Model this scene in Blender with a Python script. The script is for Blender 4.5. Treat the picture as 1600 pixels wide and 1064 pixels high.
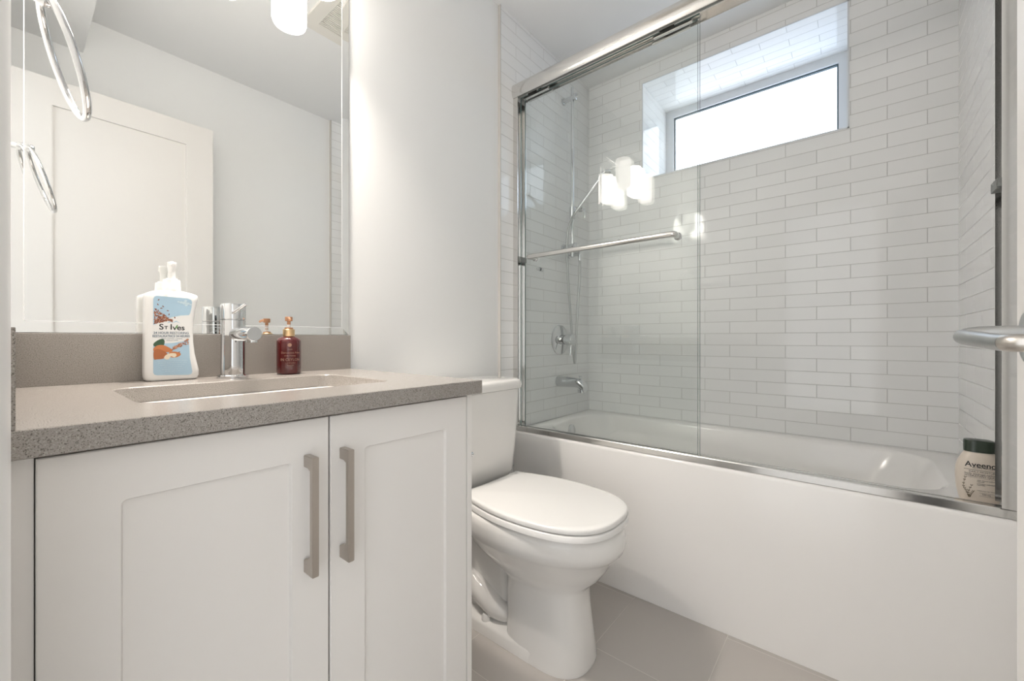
import bpy, bmesh, math, random
from mathutils import Vector, Matrix
random.seed(7)
for o in list(bpy.data.objects): bpy.data.objects.remove(o)
SC = bpy.context.scene
COL = SC.collection
PI = math.pi

# ------------------------------------------------------------------ camera
cam_data = bpy.data.cameras.new('camera')
cam = bpy.data.objects.new('camera', cam_data); COL.objects.link(cam)
cam.location = (-0.0026, -1.2111, 0.9565)
YAW = math.radians(39.612)
cam.rotation_euler = (PI/2, 0, YAW - PI/2)
cam_data.sensor_width = 36; cam_data.lens = 36*645.12/1600
cam_data.shift_y = -2/1600
cam_data.clip_start = 0.01
SC.camera = cam
# ------------------------------------------------------------------ world: the evenly lit space beyond the open door
W = bpy.data.worlds.new('world'); SC.world = W; W.use_nodes = True
W.node_tree.nodes['Background'].inputs[0].default_value = (0.97, 0.985, 1.0, 1)
W.node_tree.nodes['Background'].inputs[1].default_value = 1.25
# ------------------------------------------------------------------ view
SC.view_settings.view_transform = 'Standard'; SC.view_settings.look = 'None'
SC.view_settings.gamma = 1; SC.view_settings.use_curve_mapping = False
SC.view_settings.exposure = 0.42
LAMP = 30.0; WINDOW = 1.7; BULB = 3.3

# ------------------------------------------------------------------ materials
def mat(name, col=(.8,.8,.8), rough=.5, metal=0, **kw):
    m = bpy.data.materials.new(name); m.use_nodes = True
    b = m.node_tree.nodes['Principled BSDF']
    b.inputs['Base Color'].default_value = (*col, 1)
    b.inputs['Roughness'].default_value = rough
    b.inputs['Metallic'].default_value = metal
    for k, v in kw.items(): b.inputs[k.replace('_', ' ')].default_value = v
    return m
def nd(m, t, **kw):
    n = m.node_tree.nodes.new(t)
    for k, v in kw.items(): setattr(n, k, v)
    return n
def lk(m, a, b): m.node_tree.links.new(a, b)
def B(m): return m.node_tree.nodes['Principled BSDF']
def add_bump(m, scale, strength, dist=.001, detail=3):
    g = nd(m, 'ShaderNodeNewGeometry'); n = nd(m, 'ShaderNodeTexNoise'); b = nd(m, 'ShaderNodeBump')
    n.inputs['Scale'].default_value = scale; n.inputs['Detail'].default_value = detail
    b.inputs['Strength'].default_value = strength; b.inputs['Distance'].default_value = dist
    lk(m, g.outputs['Position'], n.inputs['Vector']); lk(m, n.outputs['Fac'], b.inputs['Height']); lk(m, b.outputs['Normal'], B(m).inputs['Normal'])
def emit(name, col, st):
    m = mat(name, (.9,.9,.9), .4)
    B(m).inputs['Emission Color'].default_value = (*col, 1); B(m).inputs['Emission Strength'].default_value = st
    return m
def tile_mat(name, au, av, u0, v0, w, h, col, mortar, rough, msize, wav=.13):
    """running-bond tiles; au/av = world axes used as tile length / row direction"""
    m = mat(name, col, rough)
    g = nd(m, 'ShaderNodeNewGeometry'); s = nd(m, 'ShaderNodeSeparateXYZ'); c = nd(m, 'ShaderNodeCombineXYZ')
    lk(m, g.outputs['Position'], s.inputs[0])
    for ax, off, k in ((au, u0, 0), (av, v0, 1)):
        a = nd(m, 'ShaderNodeMath', operation='SUBTRACT'); lk(m, s.outputs['XYZ'.index(ax)], a.inputs[0]); a.inputs[1].default_value = off
        lk(m, a.outputs[0], c.inputs[k])
    b = nd(m, 'ShaderNodeTexBrick'); b.offset = .5; b.offset_frequency = 2
    lk(m, c.outputs[0], b.inputs['Vector'])
    b.inputs['Color1'].default_value = (*col, 1); b.inputs['Color2'].default_value = (*[x*.965 for x in col], 1)
    b.inputs['Mortar'].default_value = (*mortar, 1); b.inputs['Scale'].default_value = 1
    b.inputs['Mortar Size'].default_value = msize; b.inputs['Mortar Smooth'].default_value = .25
    b.inputs['Brick Width'].default_value = w; b.inputs['Row Height'].default_value = h
    lk(m, b.outputs['Color'], B(m).inputs['Base Color'])
    bp = nd(m, 'ShaderNodeBump', invert=True); bp.inputs['Strength'].default_value = .8; bp.inputs['Distance'].default_value = .0012
    lk(m, b.outputs['Fac'], bp.inputs['Height'])
    n = nd(m, 'ShaderNodeTexNoise'); n.inputs['Scale'].default_value = 9; n.inputs['Detail'].default_value = 1
    lk(m, g.outputs['Position'], n.inputs['Vector'])
    b2 = nd(m, 'ShaderNodeBump'); b2.inputs['Strength'].default_value = wav; b2.inputs['Distance'].default_value = .002
    lk(m, n.outputs['Fac'], b2.inputs['Height']); lk(m, bp.outputs['Normal'], b2.inputs['Normal'])
    lk(m, b2.outputs['Normal'], B(m).inputs['Normal'])
    r = nd(m, 'ShaderNodeMapRange'); r.inputs['To Min'].default_value = rough; r.inputs['To Max'].default_value = .38
    lk(m, b.outputs['Fac'], r.inputs['Value']); lk(m, r.outputs[0], B(m).inputs['Roughness'])
    return m
TILEC = (.89,.892,.885); GROUT = (.61,.605,.59)
TW, TH = .2236, .0557
M = {}
M['paint'] = mat('wall_paint', (.865,.87,.865), .6); add_bump(M['paint'], 300, .08, .0005)
M['ceiling'] = mat('ceiling_paint', (.88,.885,.885), .8)
M['trimwhite'] = mat('trim_paint', (.82,.82,.81), .3)
M['doorwhite'] = mat('door_paint', (.76,.74,.715), .5)
M['tile_n'] = tile_mat('tile_north', 'X','Z', 1.7178-20*TW, .539-20*TH, TW, TH, TILEC, GROUT, .06, .0013)
M['tile_e'] = tile_mat('tile_east', 'Y','Z', -1.0892-20*TW, .539-20*TH, TW, TH, TILEC, GROUT, .06, .0013)
M['tile_h'] = tile_mat('tile_niche', 'Y','X', -1.0892-20*TW, 2.187-20*TH, TW, TH, TILEC, GROUT, .06, .0013)
M['floor'] = tile_mat('floor_tile', 'X','Y', 1.15-.61*10, -.586-.312*22, .61, .312, (.52,.49,.46), (.70,.67,.62), .38, .0011, .05)
M['cab'] = mat('cabinet_lacquer', (.86,.84,.815), .42)
M['cabgap'] = mat('cabinet_gap_shade', (.25,.23,.21), .7)
M['ceramic'] = mat('ceramic', (.88,.865,.84), .07, Coat_Weight=.3, Coat_Roughness=.03)
M['seat'] = mat('toilet_seat_plastic', (.90,.89,.87), .16)
M['acrylic'] = mat('tub_acrylic', (.90,.885,.865), .13)
M['chrome'] = mat('chrome', (.68,.69,.70), .04, 1)
M['satin'] = mat('satin_nickel', (.62,.585,.54), .28, 1)
M['alu'] = mat('polished_aluminium', (.74,.73,.71), .16, 1)
M['track_shade'] = mat('track_slot_shade', (.20,.21,.20), .4, .3)
M['brush'] = mat('brushed_nickel', (.50,.46,.42), .33, 1)
M['leverm'] = mat('lever_satin_chrome', (.50,.51,.51), .32, 1)
M['mirror'] = mat('mirror_silver', (.94,.95,.94), .0, 1)
M['arris'] = mat('ground_glass_edge', (.90,.92,.93), .35)
M['almond2'] = mat('almond_brown', (.42,.14,.05), .5)
M['white_pl'] = mat('white_plastic', (.86,.86,.85), .25)
M['vent'] = mat('vent_plastic', (.80,.78,.73), .5)
M['ventdark'] = mat('vent_inside', (.10,.08,.06), .8)
M['green'] = mat('dark_green_cap', (.035,.05,.035), .25)
M['cream'] = mat('cream_bottle', (.72,.64,.55), .3)
M['rubber'] = mat('grey_rubber', (.22,.23,.22), .45)
M['black'] = mat('black_ink', (.02,.02,.02), .5)
M['inkblue'] = mat('label_navy_ink', (.10,.16,.22), .5)
M['labelblue'] = mat('label_blue', (.42,.60,.74), .35)
M['labelpale'] = mat('label_pale_blue', (.62,.76,.84), .35)
M['labelwhite'] = mat('label_white', (.85,.85,.83), .35)
M['seed'] = mat('seed_brown', (.25,.085,.045), .5)
M['seedl'] = mat('seed_light', (.50,.24,.14), .5)
M['almond'] = mat('almond_orange', (.56,.20,.07), .5)
M['almondl'] = mat('almond_flesh', (.80,.70,.55), .5)
M['leafg'] = mat('label_leaf_green', (.05,.11,.06), .5)
M['leafl'] = mat('logo_leaf_green', (.16,.36,.12), .5)
M['olive'] = mat('sprig_brown', (.13,.10,.06), .6)
M['gold'] = mat('gold_collar', (.80,.58,.33), .3, 1)
M['goldpl'] = mat('pump_copper', (.52,.27,.15), .3, .5)
M['redglass'] = mat('dark_red_bottle', (.075,.002,.003), .08, Coat_Weight=.5)
M['ink_gold'] = mat('label_gold_ink', (.36,.20,.14), .5)
M['shade'] = emit('lamp_shade_glass', (1,.92,.84), LAMP)
M['shade_dim'] = emit('lamp_shade_glass_dimmer_bulb', (1,.93,.85), 5.0)
M['winglass'] = emit('frosted_daylit_glass', (.80,.90,1.0), WINDOW)
M['winframe'] = mat('window_vinyl', (.74,.76,.78), .35)
M['alutrim'] = mat('tile_edge_trim', (.60,.58,.55), .4)
M['gap_shadow'] = mat('pane_gap_shadow', (.06,.09,.10), .5)
# daylit pane: smooth noise shifts the glow between pale blue and near white
def pane_noise():
    m = M['winglass']; g = nd(m, 'ShaderNodeNewGeometry'); n = nd(m, 'ShaderNodeTexNoise'); n.inputs['Scale'].default_value = 1.6; n.inputs['Detail'].default_value = 1
    lk(m, g.outputs['Position'], n.inputs['Vector'])
    r = nd(m, 'ShaderNodeValToRGB'); r.color_ramp.elements[0].color = (.62,.78,1.0,1); r.color_ramp.elements[0].position = .3
    r.color_ramp.elements[1].color = (.88,.93,1.0,1); r.color_ramp.elements[1].position = .7
    lk(m, n.outputs['Fac'], r.inputs['Fac']); lk(m, r.outputs['Color'], B(m).inputs['Emission Color'])
pane_noise()
def quartz():
    m = mat('grey_quartz', (.45,.42,.39), .22); g = nd(m, 'ShaderNodeNewGeometry')
    v = nd(m, 'ShaderNodeTexNoise'); v.inputs['Scale'].default_value = 800; v.inputs['Detail'].default_value = 2
    lk(m, g.outputs['Position'], v.inputs['Vector'])
    r = nd(m, 'ShaderNodeValToRGB'); e = r.color_ramp.elements
    e[0].position = .34; e[0].color = (.12,.105,.095,1); e[1].position = .42; e[1].color = (.325,.30,.275,1)
    x = e.new(.62); x.color = (.35,.325,.30,1); y = e.new(.70); y.color = (.50,.475,.44,1)
    lk(m, v.outputs['Fac'], r.inputs['Fac']); lk(m, r.outputs['Color'], B(m).inputs['Base Color'])
    return m
M['quartz'] = quartz()
def brushed(m, sc):
    g = nd(m, 'ShaderNodeNewGeometry'); mp = nd(m, 'ShaderNodeMapping'); mp.inputs['Scale'].default_value = sc
    n = nd(m, 'ShaderNodeTexNoise'); n.inputs['Scale'].default_value = 40; n.inputs['Detail'].default_value = 2
    r = nd(m, 'ShaderNodeMapRange'); r.inputs['To Min'].default_value = .24; r.inputs['To Max'].default_value = .44
    lk(m, g.outputs['Position'], mp.inputs[0]); lk(m, mp.outputs[0], n.inputs['Vector']); lk(m, n.outputs['Fac'], r.inputs['Value']); lk(m, r.outputs[0], B(m).inputs['Roughness'])
brushed(M['brush'], (1, 1, 30))
def glass(name, tint, ior):
    m = bpy.data.materials.new(name); m.use_nodes = True; nt = m.node_tree
    for n in list(nt.nodes): nt.nodes.remove(n)
    out = nt.nodes.new('ShaderNodeOutputMaterial'); t = nt.nodes.new('ShaderNodeBsdfTransparent'); g = nt.nodes.new('ShaderNodeBsdfGlossy')
    g.inputs['Roughness'].default_value = 0; g.inputs['Color'].default_value = (1,1,1,1); t.inputs['Color'].default_value = (*tint, 1)
    f = nt.nodes.new('ShaderNodeFresnel'); f.inputs['IOR'].default_value = ior
    geo = nt.nodes.new('ShaderNodeNewGeometry'); inv = nt.nodes.new('ShaderNodeMath'); inv.operation = 'SUBTRACT'; inv.inputs[0].default_value = 1
    mu = nt.nodes.new('ShaderNodeMath'); mu.operation = 'MULTIPLY'; mx = nt.nodes.new('ShaderNodeMixShader')
    nt.links.new(geo.outputs['Backfacing'], inv.inputs[1]); nt.links.new(f.outputs[0], mu.inputs[0]); nt.links.new(inv.outputs[0], mu.inputs[1])
    nt.links.new(mu.outputs[0], mx.inputs[0]); nt.links.new(t.outputs[0], mx.inputs[1]); nt.links.new(g.outputs[0], mx.inputs[2]); nt.links.new(mx.outputs[0], out.inputs[0])
    return m
M['glass'] = glass('shower_glass', (.985,.994,.991), 1.5)
M['glassedge'] = mat('glass_edge', (.10,.17,.16), .1, Specular_IOR_Level=.8)

# ------------------------------------------------------------------ object helpers
def wloc(o):
    v = Vector((0,0,0))
    while o: v += o.location; o = o.parent
    return v
def obj(name, bm, m, parent=None, loc=None, smooth=None, kind=None, label=None):
    """links bm (world coordinates) as one mesh object; origin at loc or the parent's"""
    me = bpy.data.meshes.new(name)
    base = Vector(loc) if loc else Vector((0,0,0))
    pl = wloc(parent) if parent else Vector((0,0,0))
    if parent and loc is None: base = pl.copy()
    bmesh.ops.translate(bm, verts=bm.verts, vec=-base)
    if smooth is not None:
        for f in bm.faces: f.smooth = True
        for e in bm.edges:
            if len(e.link_faces) == 2 and e.calc_face_angle(0) > math.radians(smooth): e.smooth = False
    bm.to_mesh(me); bm.free()
    for mm in (m if isinstance(m, (list, tuple)) else [m]): me.materials.append(mm)
    o = bpy.data.objects.new(name, me); COL.objects.link(o)
    o.parent = parent; o.location = base - pl
    if kind: o['kind'] = kind
    if label: o['label'] = label
    return o
def thing(name, label, cat, loc, group=None):
    o = bpy.data.objects.new(name, None); COL.objects.link(o); o.location = loc; o.empty_display_size = .05
    o['label'] = label; o['category'] = cat
    if group: o['group'] = group
    return o
def tag(o, label, cat, group=None):
    o['label'] = label; o['category'] = cat
    if group: o['group'] = group
    return o
def box(bm, x0, x1, y0, y1, z0, z1, mi=0, bev=0):
    vs = [bm.verts.new((x, y, z)) for x in (x0, x1) for y in (y0, y1) for z in (z0, z1)]
    fs = [bm.faces.new([vs[i] for i in q]) for q in ((0,1,3,2),(4,6,7,5),(0,4,5,1),(2,3,7,6),(0,2,6,4),(1,5,7,3))]
    for f in fs: f.material_index = mi
    if bev:
        es = list({e for f in fs for e in f.edges})
        bmesh.ops.bevel(bm, geom=es, offset=bev, segments=3, profile=.5, affect='EDGES')
    return fs
def BX(*a, **k):
    bm = bmesh.new(); box(bm, *a, **k); return bm
def quad(bm, pts, mi=0):
    f = bm.faces.new([bm.verts.new(p) for p in pts]); f.material_index = mi; return f
def ring_pts(c, r, axis, n=32, r2=None):
    """circle of points around c, normal along axis"""
    a = Vector(axis).normalized(); u = a.orthogonal().normalized()
    if abs(a.z) < .99: u = Vector((0,0,1)).cross(a).normalized()
    else: u = Vector((1,0,0))
    v = a.cross(u); c = Vector(c)
    return [c + u*(r*math.cos(2*PI*i/n)) + v*((r2 or r)*math.sin(2*PI*i/n)) for i in range(n)]
def loft(bm, rings, cap0=True, cap1=True, mi=0, closed=False):
    R = [[bm.verts.new(p) for p in r] for r in rings]
    n = len(R[0]); K = len(R)
    for k in range(K if closed else K-1):
        a, b = R[k], R[(k+1) % K]
        for i in range(n):
            f = bm.faces.new((a[i], a[(i+1)%n], b[(i+1)%n], b[i])); f.material_index = mi
    if not closed:
        if cap0: bm.faces.new(list(reversed(R[0]))).material_index = mi
        if cap1: bm.faces.new(R[-1]).material_index = mi
    bmesh.ops.recalc_face_normals(bm, faces=bm.faces)
    return bm
def revolve(c, axis, prof, n=36, bm=None):
    """prof: (radius, distance along axis)"""
    bm = bm or bmesh.new(); a = Vector(axis).normalized(); c = Vector(c)
    return loft(bm, [ring_pts(c + a*t, max(r, 1e-5), a, n) for r, t in prof])
def tube(pts, r, n=14, bm=None, closed=False):
    bm = bm or bmesh.new(); P = [Vector(p) for p in pts]; rings = []; N = len(P)
    rr = r if isinstance(r, (list, tuple)) else [r]*N
    T0 = (P[1]-P[0]).normalized() if not closed else (P[1]-P[-1]).normalized()
    u = T0.orthogonal().normalized()
    for i in range(N):
        if closed: T = (P[(i+1)%N]-P[i-1]).normalized()
        else: T = (P[min(i+1,N-1)]-P[max(i-1,0)]).normalized()
        u = (u - T*u.dot(T)).normalized(); v = T.cross(u)
        rings.append([P[i] + u*(rr[i]*math.cos(2*PI*k/n)) + v*(rr[i]*math.sin(2*PI*k/n)) for k in range(n)])
    if not closed: return loft(bm, rings)
    # close torus: match last ring to the first
    R = [[bm.verts.new(p) for p in q] for q in rings]
    best = min(range(n), key=lambda s: sum((rings[-1][k]-rings[0][(k+s)%n]).length for k in range(n)))
    for i in range(N):
        a = R[i]; b = R[(i+1)%N]; s = best if i == N-1 else 0
        for k in range(n): bm.faces.new((a[k], a[(k+1)%n], b[(k+1+s)%n], b[(k+s)%n]))
    bmesh.ops.recalc_face_normals(bm, faces=bm.faces)
    return bm
def catmull(pts, k=8, closed=False):
    P = [Vector(p) for p in pts]; out = []; N = len(P)
    rng = range(N) if closed else range(N-1)
    for i in rng:
        p0 = P[i-1] if (i > 0 or closed) else P[0]; p1 = P[i]; p2 = P[(i+1)%N]; p3 = P[(i+2)%N] if (closed or i+2 < N) else P[-1]
        for j in range(k):
            t = j/k
            out.append(.5*((2*p1)+(-p0+p2)*t+(2*p0-5*p1+4*p2-p3)*t*t+(-p0+3*p1-3*p2+p3)*t**3))
    if not closed: out.append(P[-1])
    return out
def rrect(cx, cy, hx, hy, r, z, n=6, plane='xy'):
    pts = []; r = min(r, hx*.999, hy*.999)
    for sx, sy, a0 in ((1,1,0),(-1,1,PI/2),(-1,-1,PI),(1,-1,3*PI/2)):
        for i in range(n+1):
            a = a0 + (PI/2)*i/n
            pts.append((cx+sx*(hx-r)+r*math.cos(a), cy+sy*(hy-r)+r*math.sin(a)))
    if plane == 'xy': return [Vector((a, b, z)) for a, b in pts]
    if plane == 'xz': return [Vector((a, z, b)) for a, b in pts]
    return [Vector((z, a, b)) for a, b in pts]
def text(s, size, m, parent, loc, rot, name='lettering', align='CENTER', ext=.0002, sx=1, bold=0):
    cu = bpy.data.curves.new('t', 'FONT'); cu.body = s; cu.size = size; cu.align_x = align; cu.align_y = 'CENTER'; cu.extrude = ext; cu.offset = bold
    t = bpy.data.objects.new('t', cu); COL.objects.link(t)
    bpy.context.view_layer.update()
    me = bpy.data.meshes.new_from_object(t.evaluated_get(bpy.context.evaluated_depsgraph_get()))
    bpy.data.objects.remove(t); me.name = name
    R = Matrix.Translation(Vector(loc)-wloc(parent)) @ rot.to_4x4() @ Matrix.Diagonal((sx,1,1,1))
    me.transform(R); me.materials.clear(); me.materials.append(m)
    o = bpy.data.objects.new(name, me); COL.objects.link(o); o.parent = parent
    return o
def poly_prism(bm, pts, d, mi=0):
    """pts: polygon as Vectors, extruded by vector d"""
    a = [bm.verts.new(p) for p in pts]; b = [bm.verts.new(Vector(p)+Vector(d)) for p in pts]; n = len(a)
    bm.faces.new(a).material_index = mi; bm.faces.new(list(reversed(b))).material_index = mi
    for i in range(n): bm.faces.new((a[i], b[i], b[(i+1)%n], a[(i+1)%n])).material_index = mi
    bmesh.ops.recalc_face_normals(bm, faces=bm.faces)
    return bm
S = 'structure'
CEIL = 2.45; YE = -1.505; XF = 2.187; XT = 1.385

# ================================================================== THE SETTING
obj('floor', BX(-1.2, XF+.1, -2.2, .12, -.06, 0), M['floor'], kind=S)
bm = BX(-.15, XF+.5, -1.66, .12, CEIL, CEIL+.08)
box(bm, -.02, .21, -1.53, .016, 2.285, CEIL)                       # dropped soffit over the entry side
obj('ceiling', bm, M['ceiling'], kind=S)
bm = BX(-.14, XT, .016, .12, 0, CEIL, mi=0); box(bm, XT, XF+.1, .004, .12, 0, CEIL, mi=1)
obj('wall_north', bm, [M['paint'], M['tile_n']], kind=S)
bm = BX(-.14, XT, -1.66, -1.522, 0, CEIL, mi=0); box(bm, XT, XF+.1, -1.66, YE, 0, CEIL, mi=1)
obj('wall_south', bm, [M['paint'], M['tile_n']], kind=S)
# far tiled wall with the deep window recess
NY0, NY1, NZ0, NZ1, ND = -.32, -1.197, 1.8245, 2.352, .38
bm = bmesh.new()
def strip(y0, y1, z0, z1): quad(bm, [(XF,y0,z0),(XF,y1,z0),(XF,y1,z1),(XF,y0,z1)], 0)
strip(.004, YE, 0, NZ0); strip(.004, YE, NZ1, CEIL); strip(.004, NY0, NZ0, NZ1); strip(NY1, YE, NZ0, NZ1)
X2 = XF+ND+.05
quad(bm, [(XF,NY0,NZ0),(XF,NY0,NZ1),(X2,NY0,NZ1),(X2,NY0,NZ0)], 1); quad(bm, [(XF,NY1,NZ0),(X2,NY1,NZ0),(X2,NY1,NZ1),(XF,NY1,NZ1)], 1)
quad(bm, [(XF,NY0,NZ0),(X2,NY0,NZ0),(X2,NY1,NZ0),(XF,NY1,NZ0)], 2); quad(bm, [(XF,NY0,NZ1),(XF,NY1,NZ1),(X2,NY1,NZ1),(X2,NY0,NZ1)], 2)
# outer skin so the wall is a solid
quad(bm, [(X2,.12,0),(X2,-1.66,0),(X2,-1.66,NZ0),(X2,.12,NZ0)]); quad(bm, [(X2,.12,NZ1),(X2,-1.66,NZ1),(X2,-1.66,CEIL),(X2,.12,CEIL)])
quad(bm, [(X2,.12,NZ0),(X2,NY0,NZ0),(X2,NY0,NZ1),(X2,.12,NZ1)]); quad(bm, [(X2,NY1,NZ0),(X2,-1.66,NZ0),(X2,-1.66,NZ1),(X2,NY1,NZ1)])
obj('wall_east', bm, [M['tile_e'], M['tile_n'], M['tile_h']], kind=S)
# entry wall: short return beside the vanity, the doorway (the camera stands in it), the head over it
JY = -.735
bm = BX(-.14, -.02, JY-.0, .02, 0, CEIL); box(bm, -.14, -.02, -1.36, JY, 2.07, CEIL); box(bm, -.14, -.02, -1.66, -1.38, 0, CEIL)
obj('wall_west', bm, M['paint'], kind=S)
# door casing beside the vanity, rounded edge towards the opening
pr_ = [(-.02,-.655),(-.0055,-.655),(-.0038,-.658),(-.0037,-.70),(-.0043,-.722),(-.0065,-.735),(-.011,-.743),(-.02,-.746)]
bm = bmesh.new(); poly_prism(bm, [Vector((x,y,0)) for x,y in pr_], (0,0,2.13))
obj('trim_1', bm, M['trimwhite'], kind=S, smooth=40)
bm = BX(-.02, -.004, -1.37, JY-.012, 2.07, 2.13, bev=.003); obj('trim_2', bm, M['trimwhite'], kind=S)
# white metal edge trims where tile meets paint, and round the window recess
obj('trim_3', BX(XT-.0035, XT+.001, .0015, .02, 0.0, CEIL), M['alutrim'], kind=S)
obj('trim_4', BX(XT-.0035, XT+.001, -1.524, YE+.003, 0.0, CEIL), M['alutrim'], kind=S)
bm = bmesh.new(); t = .006
box(bm, XF-.002, XF+.004, NY0-t, NY0, NZ0, NZ1); box(bm, XF-.002, XF+.004, NY1, NY1+t, NZ0, NZ1)
box(bm, XF-.002, XF+.004, NY1, NY0, NZ1-t, NZ1); box(bm, XF-.002, XF+.004, NY1, NY0, NZ0, NZ0+t)
obj('trim_5', bm, M['winframe'], kind=S)
bm = BX(.69, XT-.01, .004, .016, 0, .09, bev=.003); obj('baseboard_north', bm, M['trimwhite'], kind=S)
bm = BX(.0, XT-.01, -1.522, -1.510, 0, .09, bev=.003); obj('baseboard_south', bm, M['trimwhite'], kind=S)
# window
wr = bpy.data.objects.new('window_1', None); COL.objects.link(wr); wr.location = (XF+ND, -.7585, NZ0); wr['kind'] = S
XW = XF+ND
def frame_bm(x0, x1, y0, y1, z0, z1, w):
    bm = bmesh.new()
    box(bm, x0, x1, y0-w, y0, z0, z1); box(bm, x0, x1, y1, y1+w, z0, z1); box(bm, x0, x1, y1+w, y0-w, z1-w, z1); box(bm, x0, x1, y1+w, y0-w, z0, z0+w)
    return bm
obj('window_frame', frame_bm(XW, XW+.05, NY0, NY1, NZ0, NZ1, .043), M['winframe'], wr)
obj('pane_gap_shadow', frame_bm(XW+.012, XW+.045, NY0-.043, NY1+.043, NZ0+.043, NZ1-.043, .006), M['gap_shadow'], wr)  # dark border: the shadowed gap between frame and glass, put into the colour
obj('window_pane', BX(XW+.028, XW+.034, NY1+.049, NY0-.049, NZ0+.049, NZ1-.049), M['winglass'], wr)
# open door lying along the south wall
dr = bpy.data.objects.new('door_1', None); COL.objects.link(dr); dr.location = (-.025, -1.38, .008); dr['kind'] = S
DX0, DX1, DF, DBk, DH = -.022, .668, -1.343, -1.378, 2.045
PX0, PX1 = .105, .560
bm = bmesh.new()
for (a, b, c, d) in ((DX0, PX0, .01, DH), (PX1, DX1, .01, DH), (PX0, PX1, 1.935, DH), (PX0, PX1, .01, .22)): box(bm, a, b, DBk, DF, c, d)
box(bm, PX0, PX1, DBk+.008, DF-.010, .22, 1.935)
for a, b, c, d in ((PX0-.0, PX0+.004, .22, 1.935), (PX1-.004, PX1, .22, 1.935)): box(bm, a, b, DF-.012, DF-.002, c, d)
obj('door_slab', bm, M['doorwhite'], dr)
LZ = .9585
lv = bpy.data.objects.new('door_lever', None)
bm = revolve((.612, DF, LZ), (0,1,0), [(.0,-.001),(.026,-.001),(.026,.004),(.024,.006),(.0,.006)], 40)
obj('rosette', bm, M['leverm'], dr, smooth=35)
pts = [(.612, DF+.005, LZ+.004), (.612, DF+.022, LZ+.004), (.612, -1.308, LZ+.0035), (.609, -1.299, LZ+.002), (.600, -1.2955, LZ), (.57, -1.3005, LZ-.002), (.54, -1.307, LZ-.0045), (.529, -1.310, LZ-.005)]
obj('lever_handle', tube(catmull(pts, 5), .0072, 20), M['leverm'], dr, smooth=60)
obj('lever_tip', tube(catmull([(.529, -1.310, LZ-.005), (.522, -1.3135, LZ-.005), (.519, -1.320, LZ-.005), (.519, -1.331, LZ-.005)], 5), .0074, 20), M['satin'], dr, smooth=60)
for z in (.25, 1.05, 1.85):
    obj('hinge', revolve((-.0245, DF-.004, z), (0,0,1), [(.005,0),(.005,.09)], 12), M['satin'], dr, smooth=40)

# ================================================================== MIRROR, BACKSPLASH, COUNTER
MX0, MX1, MZ0, MZ1, bw = -.012, .670, .970, 2.105, .0225
mr = thing('mirror', 'large rectangular wall mirror without a frame above the grey backsplash', 'mirror', (.33, .012, MZ0))
bm = bmesh.new()
o4 = [(MX0,.0108,MZ0),(MX1,.0108,MZ0),(MX1,.0108,MZ1),(MX0,.0108,MZ1)]
i4 = [(MX0+bw,.0113,MZ0+bw),(MX1-bw,.0124,MZ0+bw),(MX1-bw,.0124,MZ1-bw),(MX0+bw,.0113,MZ1-bw)]
ov = [bm.verts.new(p) for p in o4]; iv = [bm.verts.new(p) for p in i4]
for k in range(4): bm.faces.new((ov[k], ov[(k+1)%4], iv[(k+1)%4], iv[k]))
obj('bevel_edge', bm, M['mirror'], mr)
bm = bmesh.new(); quad(bm, i4); obj('mirror_plate', bm, M['mirror'], mr)
bm = bmesh.new(); aw = .0007
for x0_, x1_, z0_, z1_ in ((MX0+bw-aw, MX0+bw+aw, MZ0+bw, MZ1-bw), (MX1-bw-aw, MX1-bw+aw, MZ0+bw, MZ1-bw), (MX0+bw, MX1-bw, MZ0+bw-aw, MZ0+bw+aw)):
    quad(bm, [(x_, (.0113+(x_-MX0-bw)/(MX1-MX0-2*bw)*.0011)-.0002, z_) for x_, z_ in ((x0_,z0_),(x1_,z0_),(x1_,z1_),(x0_,z1_))])
obj('bevel_line', bm, M['arris'], mr)
obj('mirror_backing', BX(MX0, MX1, .0138, .0158, MZ0, MZ1), M['leverm'], mr)
CX0, CX1, CY0, CZ, CT = -.0195, .670, -.568, .865, .0297
tag(obj('backsplash', BX(-.0005, CX1, 0, .0155, CZ, .9685, bev=.0008), M['quartz']), 'low grey quartz backsplash along the wall under the mirror', 'backsplash')
tag(obj('side_splash', BX(-.0195, -.001, CY0+.001, .0155, CZ+.0005, .9685, bev=.0008), M['quartz']), 'short grey quartz side splash at the left end of the counter', 'backsplash')
# counter with undermount cut-out
SX, SY, SHX, SHY = .320, -.2945, .208, .1395
ct = thing('countertop', 'speckled grey quartz vanity countertop with an undermount sink cut-out', 'countertop', (.33, -.28, CZ-CT))
bm = bmesh.new(); n = 6
outer = lambda z, i=0: rrect((CX0+CX1)/2, CY0/2+.0075, (CX1-CX0)/2-i, -CY0/2+.0075-i, .0015, z, n)
inner = lambda z, i=0: rrect(SX, SY, SHX+i, SHY+i, .035+i, z, n)
loft(bm, [outer(CZ, .001), outer(CZ-.001), outer(CZ-CT+.001), outer(CZ-CT,.001), inner(CZ-CT), inner(CZ-.0015), inner(CZ,.0015)], closed=True)
obj('slab', bm, M['quartz'], ct, smooth=30)
bs = thing('sink_basin', 'white rectangular undermount sink below the counter cut-out', 'sink', (SX, SY, CZ-CT-.15))
z0 = CZ-CT-.0008
bm = bmesh.new()
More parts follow.
